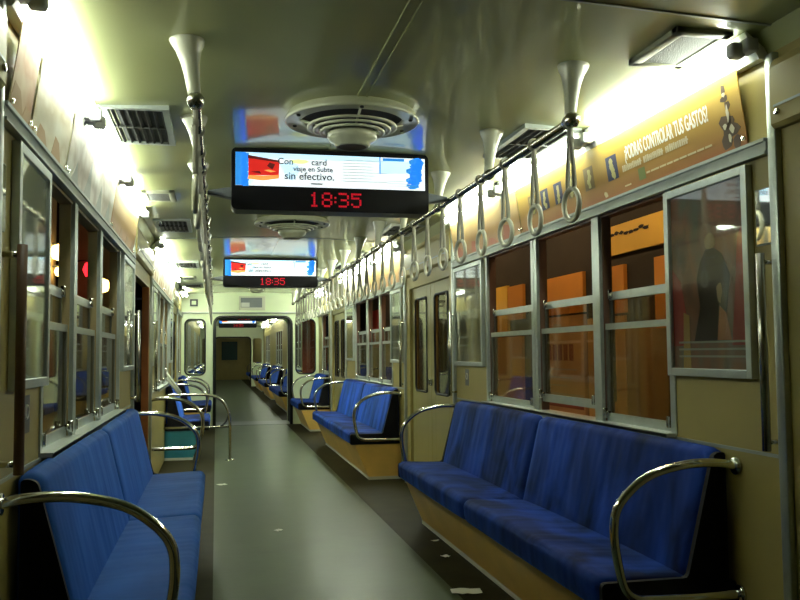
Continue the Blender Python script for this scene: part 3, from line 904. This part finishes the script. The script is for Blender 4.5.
# ------------------------------------------------------------------ advertisements above the windows
def ad_frame(side, y0, y1):
    z0, z1 = 2.036, 2.312
    if side == 'right':
        o_ = Vector((wx(side, .004), y1, z0)); up = Vector((-.040, 0, z1-z0)); ex = (0, -1, 0)
    else:
        o_ = Vector((wx(side, .004), y0, z0)); up = Vector((.040, 0, z1-z0)); ex = (0, 1, 0)
    return frame4(o_, ex, up), (y1-y0), up.length
def ad_board(side, y0, y1, mat, label, group=None):
    m4, w, h = ad_frame(side, y0, y1)
    t = empty('overhead_advert', m4 @ Vector((w/2, 0, 0))); tag(t, label, 'advertisement', group or 'advert strips above the windows')
    b = build('board', rect2(MB(), m4, 0, 0, w, h, 0, .003), mat, t)
    c = MB()
    for a in (.012, w-.012): c.tube([m4 @ Vector((a, .03, .003)), m4 @ Vector((a, .03, .014))], .008, 8)
    build('clip', c, M_chrome, t)
    return t, b, m4, w, h
M_ad1 = grad_z('orange_advert', 2.04, 2.32, (.28, .095, .02), (.62, .44, .06), .5, .15)
Y0A, Y1A = 2.72, 5.05
t, b, m4, w, h = ad_board('right', Y0A, Y1A, M_ad1, 'orange advert strip with white Spanish headline above the near right windows')
ua = lambda y: Y1A - y
tt = text_mb('¿PODRAS CONTROLAR TUS GASTOS?', .088, frame4(m4 @ Vector((ua(3.62), .148, .003)), m4.col[0].xyz, m4.col[1].xyz), .001, .0006, sx=.46, bold=.0014)
wtext = max((m4.inverted() @ Vector(v)).x for v in tt.v) - ua(3.62)
k = .69/wtext
tt = text_mb('¿PODRAS CONTROLAR TUS GASTOS?', .088, frame4(m4 @ Vector((ua(3.62), .148, .003)), m4.col[0].xyz, m4.col[1].xyz), .001, .0006, sx=.46*k, bold=.0014)
build('headline', tt, M_text, b)
sm = MB(); rnd = random.Random(5)
a = ua(3.66); wd = 0
while a < ua(3.09):
    l = rnd.uniform(.008, .015); hh = rnd.uniform(.0, .012)
    rect2(sm, m4, a, .100, a+l, .126+hh*.4, .003, .0008)
    if rnd.random() < .6: rect2(sm, m4, a, .113, a+l+.006, .119, .003, .0008)
    a += l+.0045; wd += 1
    if wd % 11 == 0: a += .02
build('subline_print', sm, plain('pale_print', (.66, .58, .42), .6), b)
sm = MB(); a = ua(3.45)
while a < ua(2.95):
    l = rnd.uniform(.03, .07); rect2(sm, m4, a, .05, a+l, .058, .003, .0008); a += l+.008
rect2(sm, m4, ua(3.66), .03, ua(3.60), .037, .003); blob2(sm, m4, ua(3.86), .03, .02, .014, off=.003, rnd=rnd)
build('small_print', sm, plain('pale_print2', (.6, .50, .30), .6), b)
lg = MB(); rect2(lg, m4, ua(3.52), .032, ua(3.46), .085, .003)
build('green_mark', lg, plain('green_print', (.16, .20, .06), .6), b)
for i, y in enumerate((3.76, 4.02, 4.24, 4.42, 4.62, 4.82)):
    pc = build('picture_tile', rect2(MB(), m4, ua(y)-.055, .085, ua(y)+.055, .20, .003), plain('picture_blue', (.03, .04, .11), .5) if i in (0, 3, 4) else plain('picture_brown', (.22, .15, .06), .5), b)
    wid = MB()
    for q in range(4):
        blob2(wid, m4, ua(y)+rnd.uniform(-.012, .012), .105+.022*q, .018, .018, off=.0045+.0003*q, rnd=rnd)
    build('picture_figure', wid, plain('picture_yellow', (.55, .50, .22), .5), pc)
stt = MB()
ya = ua(2.815)
for (da, db, ra, rb) in ((0, .235, .016, .02), (.0, .20, .022, .014), (.01, .17, .018, .02), (-.005, .11, .045, .03), (.01, .075, .05, .03), (-.02, .04, .035, .03), (.04, .03, .02, .03)):
    blob2(stt, m4, ya+da, db, ra, rb, off=.003, rnd=rnd)
build('figurine_picture', stt, plain('picture_dark', (.10, .06, .035), .5), b)
stt = MB()
for (da, db, ra, rb) in ((0, .215, .008, .01), (.008, .14, .008, .03), (-.02, .10, .012, .012), (.02, .08, .014, .016), (.0, .05, .01, .014)):
    blob2(stt, m4, ya+da, db, ra, rb, off=.0045, rnd=rnd)
build('figurine_cream_print', stt, plain('picture_cream', (.6, .55, .42), .5), b)  # cream marks printed over the dark figurine

M_ad2 = grad_z('tan_advert', 2.04, 2.32, (.34, .15, .055), (.62, .45, .15), .45, .2)
M_ad3 = ramp_poster('pale_advert', [(.3, (.75, .74, .66)), (.5, (.45, .38, .25)), (.7, (.62, .60, .50))], 2.0, (1, 1.2, 2.5), .45, 3)
M_ad4 = ramp_poster('grey_advert', [(.3, (.62, .62, .58)), (.5, (.36, .30, .24)), (.7, (.8, .8, .75))], 2.0, (1, 1.5, 2), .45, 8)
M_ad5 = ramp_poster('brown_advert', [(.25, (.62, .55, .35)), (.5, (.36, .17, .07)), (.75, (.70, .62, .45))], 2.0, (1, 1.4, 2), .45, 5)
def marks(b, m4, w, h, seed, mat, n, tall=False):
    r = random.Random(seed)
    for i in range(n):
        a = w*(i+.5)/n + r.uniform(-.05, .05); hh = h*r.uniform(.35, .75)
        mb = MB()
        if tall: poly2(mb, m4, [(a-.10, .01), (a+.10, .01), (a+.03, hh*.7), (a+.0, hh), (a-.04, hh*.6)], .003)
        else: poly2(mb, m4, [(a-.09, .012), (a+.11, .012), (a+.02, hh*.5), (a-.06, hh*.55)], .003)
        build('picture', mb, mat, b)
t, b, m4, w, h = ad_board('right', 5.07, 6.60, M_ad2, 'pale tan advert strip above the right windows beyond the orange one')
marks(b, m4, w, h, 3, plain('ad_red', (.42, .12, .06), .5), 4)
for side, y0, y1, mt, lab, tall in (
    ('left', 2.70, 2.98, M_ad5, 'narrow tan and brown advert panel at the near end above the left poster', False),
    ('left', 3.02, 3.66, M_ad3, 'white advert panel with brown picture above the left poster', False),
    ('left', 3.70, 5.20, M_ad4, 'white advert strip with dark pointed shapes above the left windows', True),
    ('left', 5.22, 6.60, M_ad2, 'tan advert strip above the left windows before the open doorway', False),
    ('right', 8.52, 10.4, M_ad2, 'faded tan advert strip above the windows past the right door', False),
    ('right', 10.44, 12.45, M_ad3, 'pale advert strip further along the right wall past the door', False),
    ('left', 8.52, 10.4, M_ad3, 'pale advert strip on the left wall past the open doorway', False),
    ('left', 10.44, 12.45, M_ad4, 'greyish advert strip above the short left bench', False)):
    t, b, m4, w, h = ad_board(side, y0, y1, mt, lab)
    marks(b, m4, w, h, int(y0*10), plain('ad_umber', (.36, .22, .10), .5) if not tall else plain('ad_slate', (.30, .32, .30), .5), max(2, int(w*3.2)), tall)

# ------------------------------------------------------------------ framed posters beside the windows
def poster_frame(side, y0, y1, mats, label, art=0):
    X = lambda d: wx(side, d); z0, z1 = 1.195, 1.965; w = .032
    t = empty('poster_frame', (X(0), (y0+y1)/2, z0)); tag(t, label, 'poster', 'framed posters beside the windows')
    f = MB()
    f.box(X(0), X(.028), y0, y0+w, z0, z1).box(X(0), X(.028), y1-w, y1, z0, z1).box(X(0), X(.028), y0+w, y1-w, z0, z0+w).box(X(0), X(.028), y0+w, y1-w, z1-w, z1)
    build('frame', f, M_alu, t, bevel=.003)
    p = build('print', MB().box(X(0), X(.010), y0+w, y1-w, z0+w, z1-w), mats, t)
    build('pane', MB().box(X(.018), X(.021), y0+w, y1-w, z0+w, z1-w), M_glassp, t)
    m4 = frame4((X(.010), y1-w if side == 'right' else y0+w, z0+w), (0, -1 if side == 'right' else 1, 0), (0, 0, 1))
    W, H = y1-y0-2*w, z1-z0-2*w
    r = random.Random(art)
    if art:
        red = MB(); poly2(red, m4, [(0, .09), (W*.16, .09), (W*.20, H*.3), (W*.12, H*.5), (0, H*.58)], .0005)
        build('red_picture', red, plain('poster_red', (.42, .055, .045), .5), p)
        red = MB(); poly2(red, m4, [(W*.80, .09), (W, .09), (W, H*.78), (W*.9, H*.7), (W*.86, H*.45)], .0005)
        build('red_picture', red, MATS['poster_red'], p)
        dk = MB()
        poly2(dk, m4, [(W*.30, .10), (W*.78, .10), (W*.74, H*.30), (W*.80, H*.50), (W*.70, H*.62), (W*.60, H*.66), (W*.50, H*.66), (W*.42, H*.60), (W*.36, H*.50), (W*.40, H*.34)], .001)
        build('figure_picture', dk, plain('poster_umber', (.075, .045, .03), .5), p)
        sk = MB(); blob2(sk, m4, W*.55, H*.70, W*.075, H*.045, 12, .1, off=.0015, rnd=r)
        build('face_picture', sk, plain('poster_skin', (.50, .33, .18), .5), p)
        sk = MB(); blob2(sk, m4, W*.66, H*.42, .016, .04, off=.0018, rnd=r)
        build('hand_picture', sk, MATS['poster_skin'], p)
        sh = MB(); poly2(sh, m4, [(W*.62, .11), (W*.80, .11), (W*.74, H*.30), (W*.66, H*.34)], .0018)
        build('orange_picture', sh, plain('poster_orange', (.46, .15, .05), .5), p)
        sh = MB(); poly2(sh, m4, [(W*.14, .0), (W*.25, .0), (W*.24, H*.30), (W*.16, H*.32)], .0018)
        build('orange_picture', sh, plain('poster_ochre', (.50, .30, .09), .5), p)
        sm = MB()
        for k in range(3): rect2(sm, m4, W*.08, .10-.028*k, W*.97, .108-.028*k, .0022)
        build('small_print', sm, plain('poster_grey', (.42, .40, .32), .5), p)
    return t
M_p1 = ramp_poster('poster_sepia', [(.3, (.10, .07, .055)), (.5, (.34, .14, .08)), (.7, (.20, .18, .14))], 3.0, (1, 2.2, 1), .5, 2)
M_p2 = ramp_poster('poster_olive', [(.3, (.25, .25, .17)), (.5, (.48, .40, .26)), (.7, (.34, .30, .22))], 3.0, (1, 2, 1), .5, 6)
M_p3 = ramp_poster('poster_grey_green', [(.3, (.16, .17, .13)), (.5, (.27, .26, .20)), (.7, (.34, .35, .30))], 2.0, (1, 1, 1.5), .5, 9)
poster_frame('right', 2.715, 3.295, M_p1, 'framed dark red poster with a standing figure at the right edge', 4)
poster_frame('right', 5.86, 6.60, M_p2, 'framed olive poster with bright glare between right bench windows and the closed door', 0)
poster_frame('left', 2.79, 3.30, M_p3, 'framed grey poster at the left edge beside the window', 0)
poster_frame('left', 5.86, 6.60, M_p3, 'framed poster on the left wall just before the open doorway', 0)
poster_frame('right', 8.60, 9.16, M_p3, 'framed poster on the right wall just past the closed door', 0)
poster_frame('right', 11.75, 12.45, M_p2, 'framed poster at the far end of the second right window row', 0)
poster_frame('left', 8.60, 9.16, M_p2, 'framed poster on the left wall just past the open doorway', 0)
poster_frame('left', 11.75, 12.45, M_p3, 'framed poster above the short left bench', 0)

# small mirrors beside the near door posts
for side in ('right', 'left'):
    X = lambda d: wx(side, d)
    t = empty('wall_mirror', (X(0), 2.645, 1.66)); tag(t, f'small square mirror beside the near {side} door post', 'mirror')
    build('frame', MB().box(X(0), X(.008), 2.60, 2.69, 1.665, 1.865), M_trim, t)
    build('mirror_glass', MB().box(X(.008), X(.010), 2.605, 2.685, 1.67, 1.86), M_mirror, t)
# vertical grab poles at the doorways
def handle(side, y, label, mat):
    X = lambda d: wx(side, d)
    t = empty('vertical_grab_pole', (X(.06), y, .96)); tag(t, label, 'grab pole', 'vertical grab poles at the doors')
    build('bar', MB().tube([(X(.055), y, .955), (X(.055), y, 1.63)], .015, 12), mat, t)
    for z in (.985, 1.60):
        build('standoff', MB().tube([(X(0), y, z), (X(.055), y, z)], .009, 8), M_chrome, t)
handle('right', 2.605, 'vertical grab pole by the near right door post', M_steel)
handle('left', 2.70, 'vertical brownish grab pole by the near left door post', M_brown)
handle('right', 6.56+.06, 'vertical grab pole before the closed right door', M_steel)
handle('left', 6.62, 'vertical grab pole before the open left doorway', M_steel)
handle('right', 8.50, 'vertical grab pole just past the closed right door', M_steel)
handle('left', 8.50, 'vertical grab pole just past the open left doorway', M_steel)

# stickers below posters, bulkhead plates
for side, y, lab in (('right', 6.33, 'small notice plate under the olive poster on the right wall'), ('left', 3.06, 'small dark notice plate under the grey poster at the left edge')):
    X = lambda d: wx(side, d)
    t = empty('notice_plate', (X(0), y, 1.05)); tag(t, lab, 'notice')
    build('plate', MB().box(X(0), X(.003), y-.045, y+.045, 1.045, 1.17), plain('plate_slate', (.10, .11, .12), .5), t)
    mb = MB().tube([(X(.003), y+.022*math.cos(a), 1.115+.022*math.sin(a)) for a in [2*PI*k/20 for k in range(20)]], .004, 6, closed=True)
    build('ring_mark', mb, M_text, t)
t = empty('bulkhead_notice', (1.32, YE-.01, 2.15)); tag(t, 'pale framed notice above the bulkhead doorway', 'notice')
build('frame', MB().bbox(1.08, 1.56, YE-.02, YE, 2.11, 2.37, .006), M_white, t)
build('print', MB().box(1.11, 1.50, YE-.024, YE-.019, 2.16, 2.34), plain('notice_slate', (.16, .18, .19), .4), t)
build('pale_print', MB().box(1.12, 1.27, YE-.027, YE-.023, 2.17, 2.25), plain('notice_pale', (.5, .52, .48), .4), t)
t = empty('bulkhead_plate', (.27, YE-.01, 2.2)); tag(t, 'small square plate high on the bulkhead at left', 'notice')
build('plate', MB().bbox(.20, .34, YE-.015, YE, 2.18, 2.31, .004), M_grey, t)
build('face', MB().box(.23, .31, YE-.018, YE-.014, 2.21, 2.28), M_bulk, t)

# ------------------------------------------------------------------ litter
def litter(name, x, y, w, l, rz, label):
    bm = bmesh.new(); n = 6
    V = [[bm.verts.new(((i/n-.5)*w, (j/3-.5)*l*(1-.25*abs(i/n-.5)), .003+.006*random.random())) for j in range(4)] for i in range(n+1)]
    for i in range(n):
        for j in range(3): bm.faces.new((V[i][j], V[i+1][j], V[i+1][j+1], V[i][j+1]))
    me = bpy.data.meshes.new(name); bm.to_mesh(me); bm.free(); me.materials.append(M_paper)
    o_ = bpy.data.objects.new(name, me); COL.objects.link(o_); o_.location = (x, y, .001); o_.rotation_euler.z = rz
    md = o_.modifiers.new('thick', 'SOLIDIFY'); md.thickness = .0015
    tag(o_, label, 'litter', 'paper litter on the floor')
litter('paper_scrap', 2.00, 4.56, .165, .10, -.15, 'largest white paper scrap on the dark floor strip by the right bench')
litter('paper_scrap', 2.10, 5.36, .05, .05, .5, 'small paper crumb under the edge of the right bench')
litter('paper_scrap', 2.15, 5.82, .05, .03, .2, 'tiny paper crumb farther along under the right bench')
litter('paper_scrap', 1.12, 6.44, .05, .05, .8, 'tiny paper crumb in the middle of the aisle')
litter('paper_scrap', .73, 8.82, .09, .09, .3, 'small paper crumb near the left bench end')

# ------------------------------------------------------------------ the next carriage through the doorway
struct('ceiling_next_car', ceiling_mesh(C2, C2E), M_ceil, 'ceiling of the next carriage')
struct('floor_next_car', MB().box(.655, 1.945, C2, C3E, -.06, 0), M_floor, 'aisle floor of the next carriages')
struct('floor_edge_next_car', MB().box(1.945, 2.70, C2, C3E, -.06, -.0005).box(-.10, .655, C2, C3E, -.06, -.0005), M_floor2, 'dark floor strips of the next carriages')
h2 = []
for s in (18.7, 24.4, 30.1): h2.append((s+.7, s+3.2, ZS, ZH))
side_wall('wall_right_next_car', 'right', C2, C2E, h2, 'right wall of the next carriage')
side_wall('wall_left_next_car', 'left', C2, C2E, h2, 'left wall of the next carriage')
for side in ('right', 'left'):
    for s in (18.7, 24.4, 30.1):
        for a, b in WIN: window(side, s+a, s+b)
bulkhead('wall_back_next_car', C2, C2+.08, 'near end wall of the next carriage')
bulkhead('wall_front_next_car', C2E, C2E+.08, 'far end wall of the next carriage')
# red outer paint of the next carriage seen through the bulkhead windows
struct('wall_outer_next_car', MB().box(2.33, 2.66, C2-.03, C2-.002, 0, 2.4), plain('carriage_red', (.42, .07, .025), .35, coat=.3), 'orange red outer end of the next carriage')
door_gasket(tn, C2E); tn += 1
fx = {'right': 'right', 'left': 'left'}
i = 0
for side in ('right', 'left'):
    for j, s in enumerate((18.7, 24.4, 30.1)):
        bench(side, s+.2, s+3.85, f'{places[j]} blue bench on the {side} in the next carriage beyond the doorway', group='benches in the next carriage')
        for k in range(3):
            y0 = s + k*1.37
            t = make_tube(side, y0, y0+1.33)
            tag(t, f'fluorescent tube on the {side} in the next carriage, {places[k]} over its {places[j]} bench', 'light', 'tube lights in the next carriage')
for j, y in enumerate((20.6, 26.0)):
    make_sign(y, 2.262, False, f'{places[j]} backlit sign in the next carriage seen through the doorway', arms=False)
# third carriage: dim, with a closed end panel
struct('ceiling_third_car', ceiling_mesh(C2E+.6, C3E), M_ceil, 'ceiling of the third carriage')
struct('wall_right_third_car', MB().box(2.55, 2.65, C2E+.1, C3E, 0, 2.4), M_wall, 'right wall of the third carriage')
struct('wall_left_third_car', MB().box(-.05, .05, C2E+.1, C3E, 0, 2.4), M_wall, 'left wall of the third carriage')
struct('wall_front_third_car', MB().box(-.05, .95, C3E, C3E+.06, 0, 2.45).box(1.75, 2.65, C3E, C3E+.06, 0, 2.45).box(.95, 1.75, C3E, C3E+.06, 0, 1.0).box(.95, 1.75, C3E, C3E+.06, 1.95, 2.45), M_wall, 'closed end of the third carriage')
struct('window_end_third_car', MB().box(.95, 1.75, C3E+.02, C3E+.03, 1.0, 1.95), plain('dark_teal_glass', (.02, .06, .065), .1), 'dark teal window in the closed end wall far away')
bench('right', 36.2, 39.6, 'blue bench on the right in the third carriage far away', group='benches in the third carriage')
bench('left', 36.2, 39.6, 'blue bench on the left in the third carriage far away', group='benches in the third carriage')
for side in ('right', 'left'):
    for k, y0 in enumerate((37.0, 40.5)):
        t = make_tube(side, y0, y0+1.33); tag(t, f'{places[k]} fluorescent tube on the {side} in the dim third carriage far away', 'light', 'tube lights in the third carriage')

# ------------------------------------------------------------------ outside: platform walls seen through the windows
XO = 3.62
M_soot = plain('tunnel_soot', (.026, .018, .012), .9, vary=.3, scale=2)
M_tan = plain('platform_tan', (.62, .36, .12), .6, vary=.15, scale=2)
M_or = plain('platform_orange', (.66, .26, .035), .6, vary=.1, scale=1.5)
M_ye = plain('platform_yellow', (.80, .48, .06), .6, vary=.12, scale=1.5)
struct('wall_platform', MB().box(XO, XO+.1, 0, 20, -.8, 3.2), M_soot, 'sooty station wall outside the right windows')
struct('floor_platform', MB().box(2.75, XO, 0, 20, -.9, -.8).box(-5, -.15, 0, 40, -.3, -.1), M_soot, 'dark ground outside the carriage')
struct('wall_tunnel', MB().box(-3.6, -3.5, 0, 47, -.3, 4.2).box(-3.6, 3.7, 46.9, 47, -.3, 4.2).box(-3.6, -.2, -.1, 0, -.3, 4.2).box(2.75, 3.7, -.1, 0, -.9, 3.2), M_soot, 'dark station wall outside the left windows')
struct('ceiling_platform', MB().box(2.5, XO, -0, 20, 3.2, 3.3).box(-5, -.2, 0, 45, 4.2, 4.3), M_soot, 'dark station roof')
def outdoor(name, y0, y1, z0, z1, mat, label, th=.02, x=XO):
    return tag(build(name, MB().box(x-th, x-.001, y0, y1, z0, z1), mat), label, 'sign panel', 'lit panels on the station wall')
t = outdoor('station_fascia', 5.0, 6.25, 2.02, 2.24, M_ye, 'yellow fascia band outside the nearest right window')
mk = MB(); m4 = frame4((XO-.022, 6.1, 2.17), (0, -1, 0), (0, 0, 1)); rnd = random.Random(11)
for k in range(9): blob2(mk, m4, .06+k*.075, .0+rnd.uniform(-.012, .012), .04, .013, off=.0, rnd=rnd)
build('dark_scrawl', mk, M_soot, t)
outdoor('station_board', 5.80, 6.45, -.5, 1.56, M_tan, 'tan station panel behind the mullion of the nearest right window')
outdoor('station_board', 5.78, 6.3, 1.58, 1.935, M_or, 'orange station panel in the left half of the nearest right window', .03)
outdoor('station_board', 4.6, 5.33, 1.45, 1.935, M_or, 'orange station panel at the right edge of the nearest right window', .03)
outdoor('station_board', 4.3, 5.16, -.5, 1.44, M_or, 'orange brown station panel low in the nearest right window', .025)
outdoor('station_board', 5.2, 5.78, -.5, 1.5, plain('platform_umber', (.34, .22, .10), .6, vary=.2, scale=2), 'brown grey station panel low in the nearest right window', .022)
outdoor('station_board', 6.5, 7.6, 1.62, 1.95, M_or, 'wide orange station panel in the middle right window', .03)
t = outdoor('station_billboard', 6.5, 7.6, .70, 1.60, plain('billboard_cream', (.62, .36, .18), .6, vary=.15, scale=2), 'cream billboard with red blurred lettering low in the middle right window', .03)
mk = MB(); m4 = frame4((XO-.03, 7.5, .72), (0, -1, 0), (0, 0, 1))
for k in range(6): rect2(mk, m4, .10+k*.12, .50, .19+k*.12, .64, .001)
rect2(mk, m4, .02, .10, .98, .16, .001)
build('red_print', mk, plain('billboard_red', (.26, .05, .03), .6), t)
mk = MB()
for k in range(3): rect2(mk, m4, .1, .42-k*.07, .85-.1*k, .43-k*.07, .001)
rect2(mk, m4, .08, .16, .98, .22, .001); blob2(mk, m4, .45, .78, .09, .04, off=.001, rnd=rnd)
build('pale_print', mk, plain('billboard_pale', (.45, .40, .36), .6), t)
outdoor('station_board', 8.36, 8.85, 1.5, 1.98, M_ye, 'bright yellow station panel in the far right bench window', .03)
outdoor('station_board', 7.9, 8.34, 1.62, 1.96, M_or, 'small orange station panel in the far right bench window', .03)
outdoor('station_board', 7.95, 9.2, -.5, 1.45, M_tan, 'tan station panel low in the far right bench window', .028)
outdoor('station_board', 11.4, 15.6, -.5, 1.35, plain('platform_olive', (.22, .18, .09), .6, vary=.2, scale=2), 'olive station panel outside the second right window row', .02)
outdoor('station_board', 15.0, 16.2, 1.4, 2.1, plain('platform_red', (.5, .05, .03), .6), 'red station panel outside the second right window row', .02)
# added lamps, mostly hidden above the windows, to light the station panels
def panel_fill_lamp(x, y0, y1, z, col, e, label, r=.04):
    t = empty('panel_fill_lamp', (x, (y0+y1)/2, z)); tag(t, label, 'lamp', 'added fill lamps outside the right windows')
    build('shade', MB().box(x-.07, x+.07, y0, y1, z+.03, z+.07), M_trim, t)
    build('tube', MB().tube([(x, y0+.03, z), (x, y1-.03, z)], r*.6, 10), glow('panel_fill_tube_%d' % int(e*10), col, e), t)
for k, y in enumerate((4.2, 6.2, 8.2, 13.5)):
    panel_fill_lamp(3.02, y, y+1.2, 2.85, (1.0, .70, .36), 50, f'added warm fill lamp outside the right windows, {places[k]} along the track')
# left platform
M_pil = plain('pillar_beige', (.42, .34, .18), .6, vary=.2, scale=3)
for k, y in enumerate((10.15, 14.05, 16.9)):
    o_ = build('platform_pillar', MB().bbox(-1.55, -1.2, y, y+.65, -.1, 4.2, .02), M_pil); tag(o_, f'{places[k]} beige station pillar outside the left windows', 'pillar', 'station pillars outside the left windows')
def glowlamp(x, y, z, r, col, e, label, mn):
    t = empty('platform_lantern', (x, y, z)); tag(t, label, 'lamp', 'glowing lanterns outside the left windows')
    build('globe', MB().lathe([(0.001, -r), (r*.7, -r*.75), (r, 0), (r*.75, r*.7), (.001, r)], (x, y, z), 16), glow(mn, col, e), t)
    build('bracket', MB().tube([(x-.3, y+.05, z+r), (x, y, z+r)], .015, 6), M_grey, t)
glowlamp(-1.12, 10.5, 2.50, .10, (1.0, .62, .18), 9, 'yellow lantern on the nearest pillar seen through the left windows', 'lantern_yellow')
glowlamp(-1.12, 10.55, 2.28, .06, (1.0, .72, .30), 9, 'small yellow lantern low on the nearest pillar outside', 'lantern_yellow')
glowlamp(-1.12, 13.2, 2.56, .13, (1.0, .02, .03), 3, 'red signal lantern seen through the left windows', 'lantern_red')
glowlamp(-1.12, 14.4, 2.42, .12, (1.0, .60, .15), 8, 'yellow lantern on the second pillar outside the left windows', 'lantern_amber')
glowlamp(-1.12, 17.1, 2.3, .12, (1.0, .60, .15), 6, 'amber lantern on the third pillar outside the left windows', 'lantern_far')
# ------------------------------------------------------------------ world, camera, view
w = bpy.data.worlds.new('world'); scene.world = w; w.use_nodes = True
w.node_tree.nodes['Background'].inputs['Color'].default_value = (.004, .004, .004, 1)
w.node_tree.nodes['Background'].inputs['Strength'].default_value = 1

cam = bpy.data.cameras.new('camera'); co = bpy.data.objects.new('camera', cam); COL.objects.link(co)
F = 856.37
cam.sensor_fit = 'HORIZONTAL'; cam.sensor_width = 36; cam.lens = F*36/800
cam.clip_start = .05; cam.clip_end = 200
yaw, pit, rol = .2119, .0615, -.0092
fwd = Vector((math.sin(yaw)*math.cos(pit), math.cos(yaw)*math.cos(pit), math.sin(pit)))
right = Vector((math.cos(yaw), -math.sin(yaw), 0)); up = right.cross(fwd)
# image roll
r2 = right*math.cos(rol) - up*math.sin(rol)*-1*-1; 
r2 = right*math.cos(-rol) + up*math.sin(-rol)*-1
cr, sr = math.cos(rol), math.sin(rol)
# image axes u (right), v (down): u' = u cos - v sin ; v' = u sin + v cos
r2 = right*cr + up*sr; u2 = up*cr - right*sr
rot = Matrix((r2, u2, -fwd)).transposed()
co.matrix_world = Matrix.Translation((.6663, 0, 1.30)) @ rot.to_4x4()
scene.camera = co
vs = scene.view_settings
scene.display_settings.display_device = 'sRGB'
vs.view_transform = 'Standard'; vs.look = 'None'; vs.gamma = 1; vs.use_curve_mapping = False
vs.exposure = 0.0
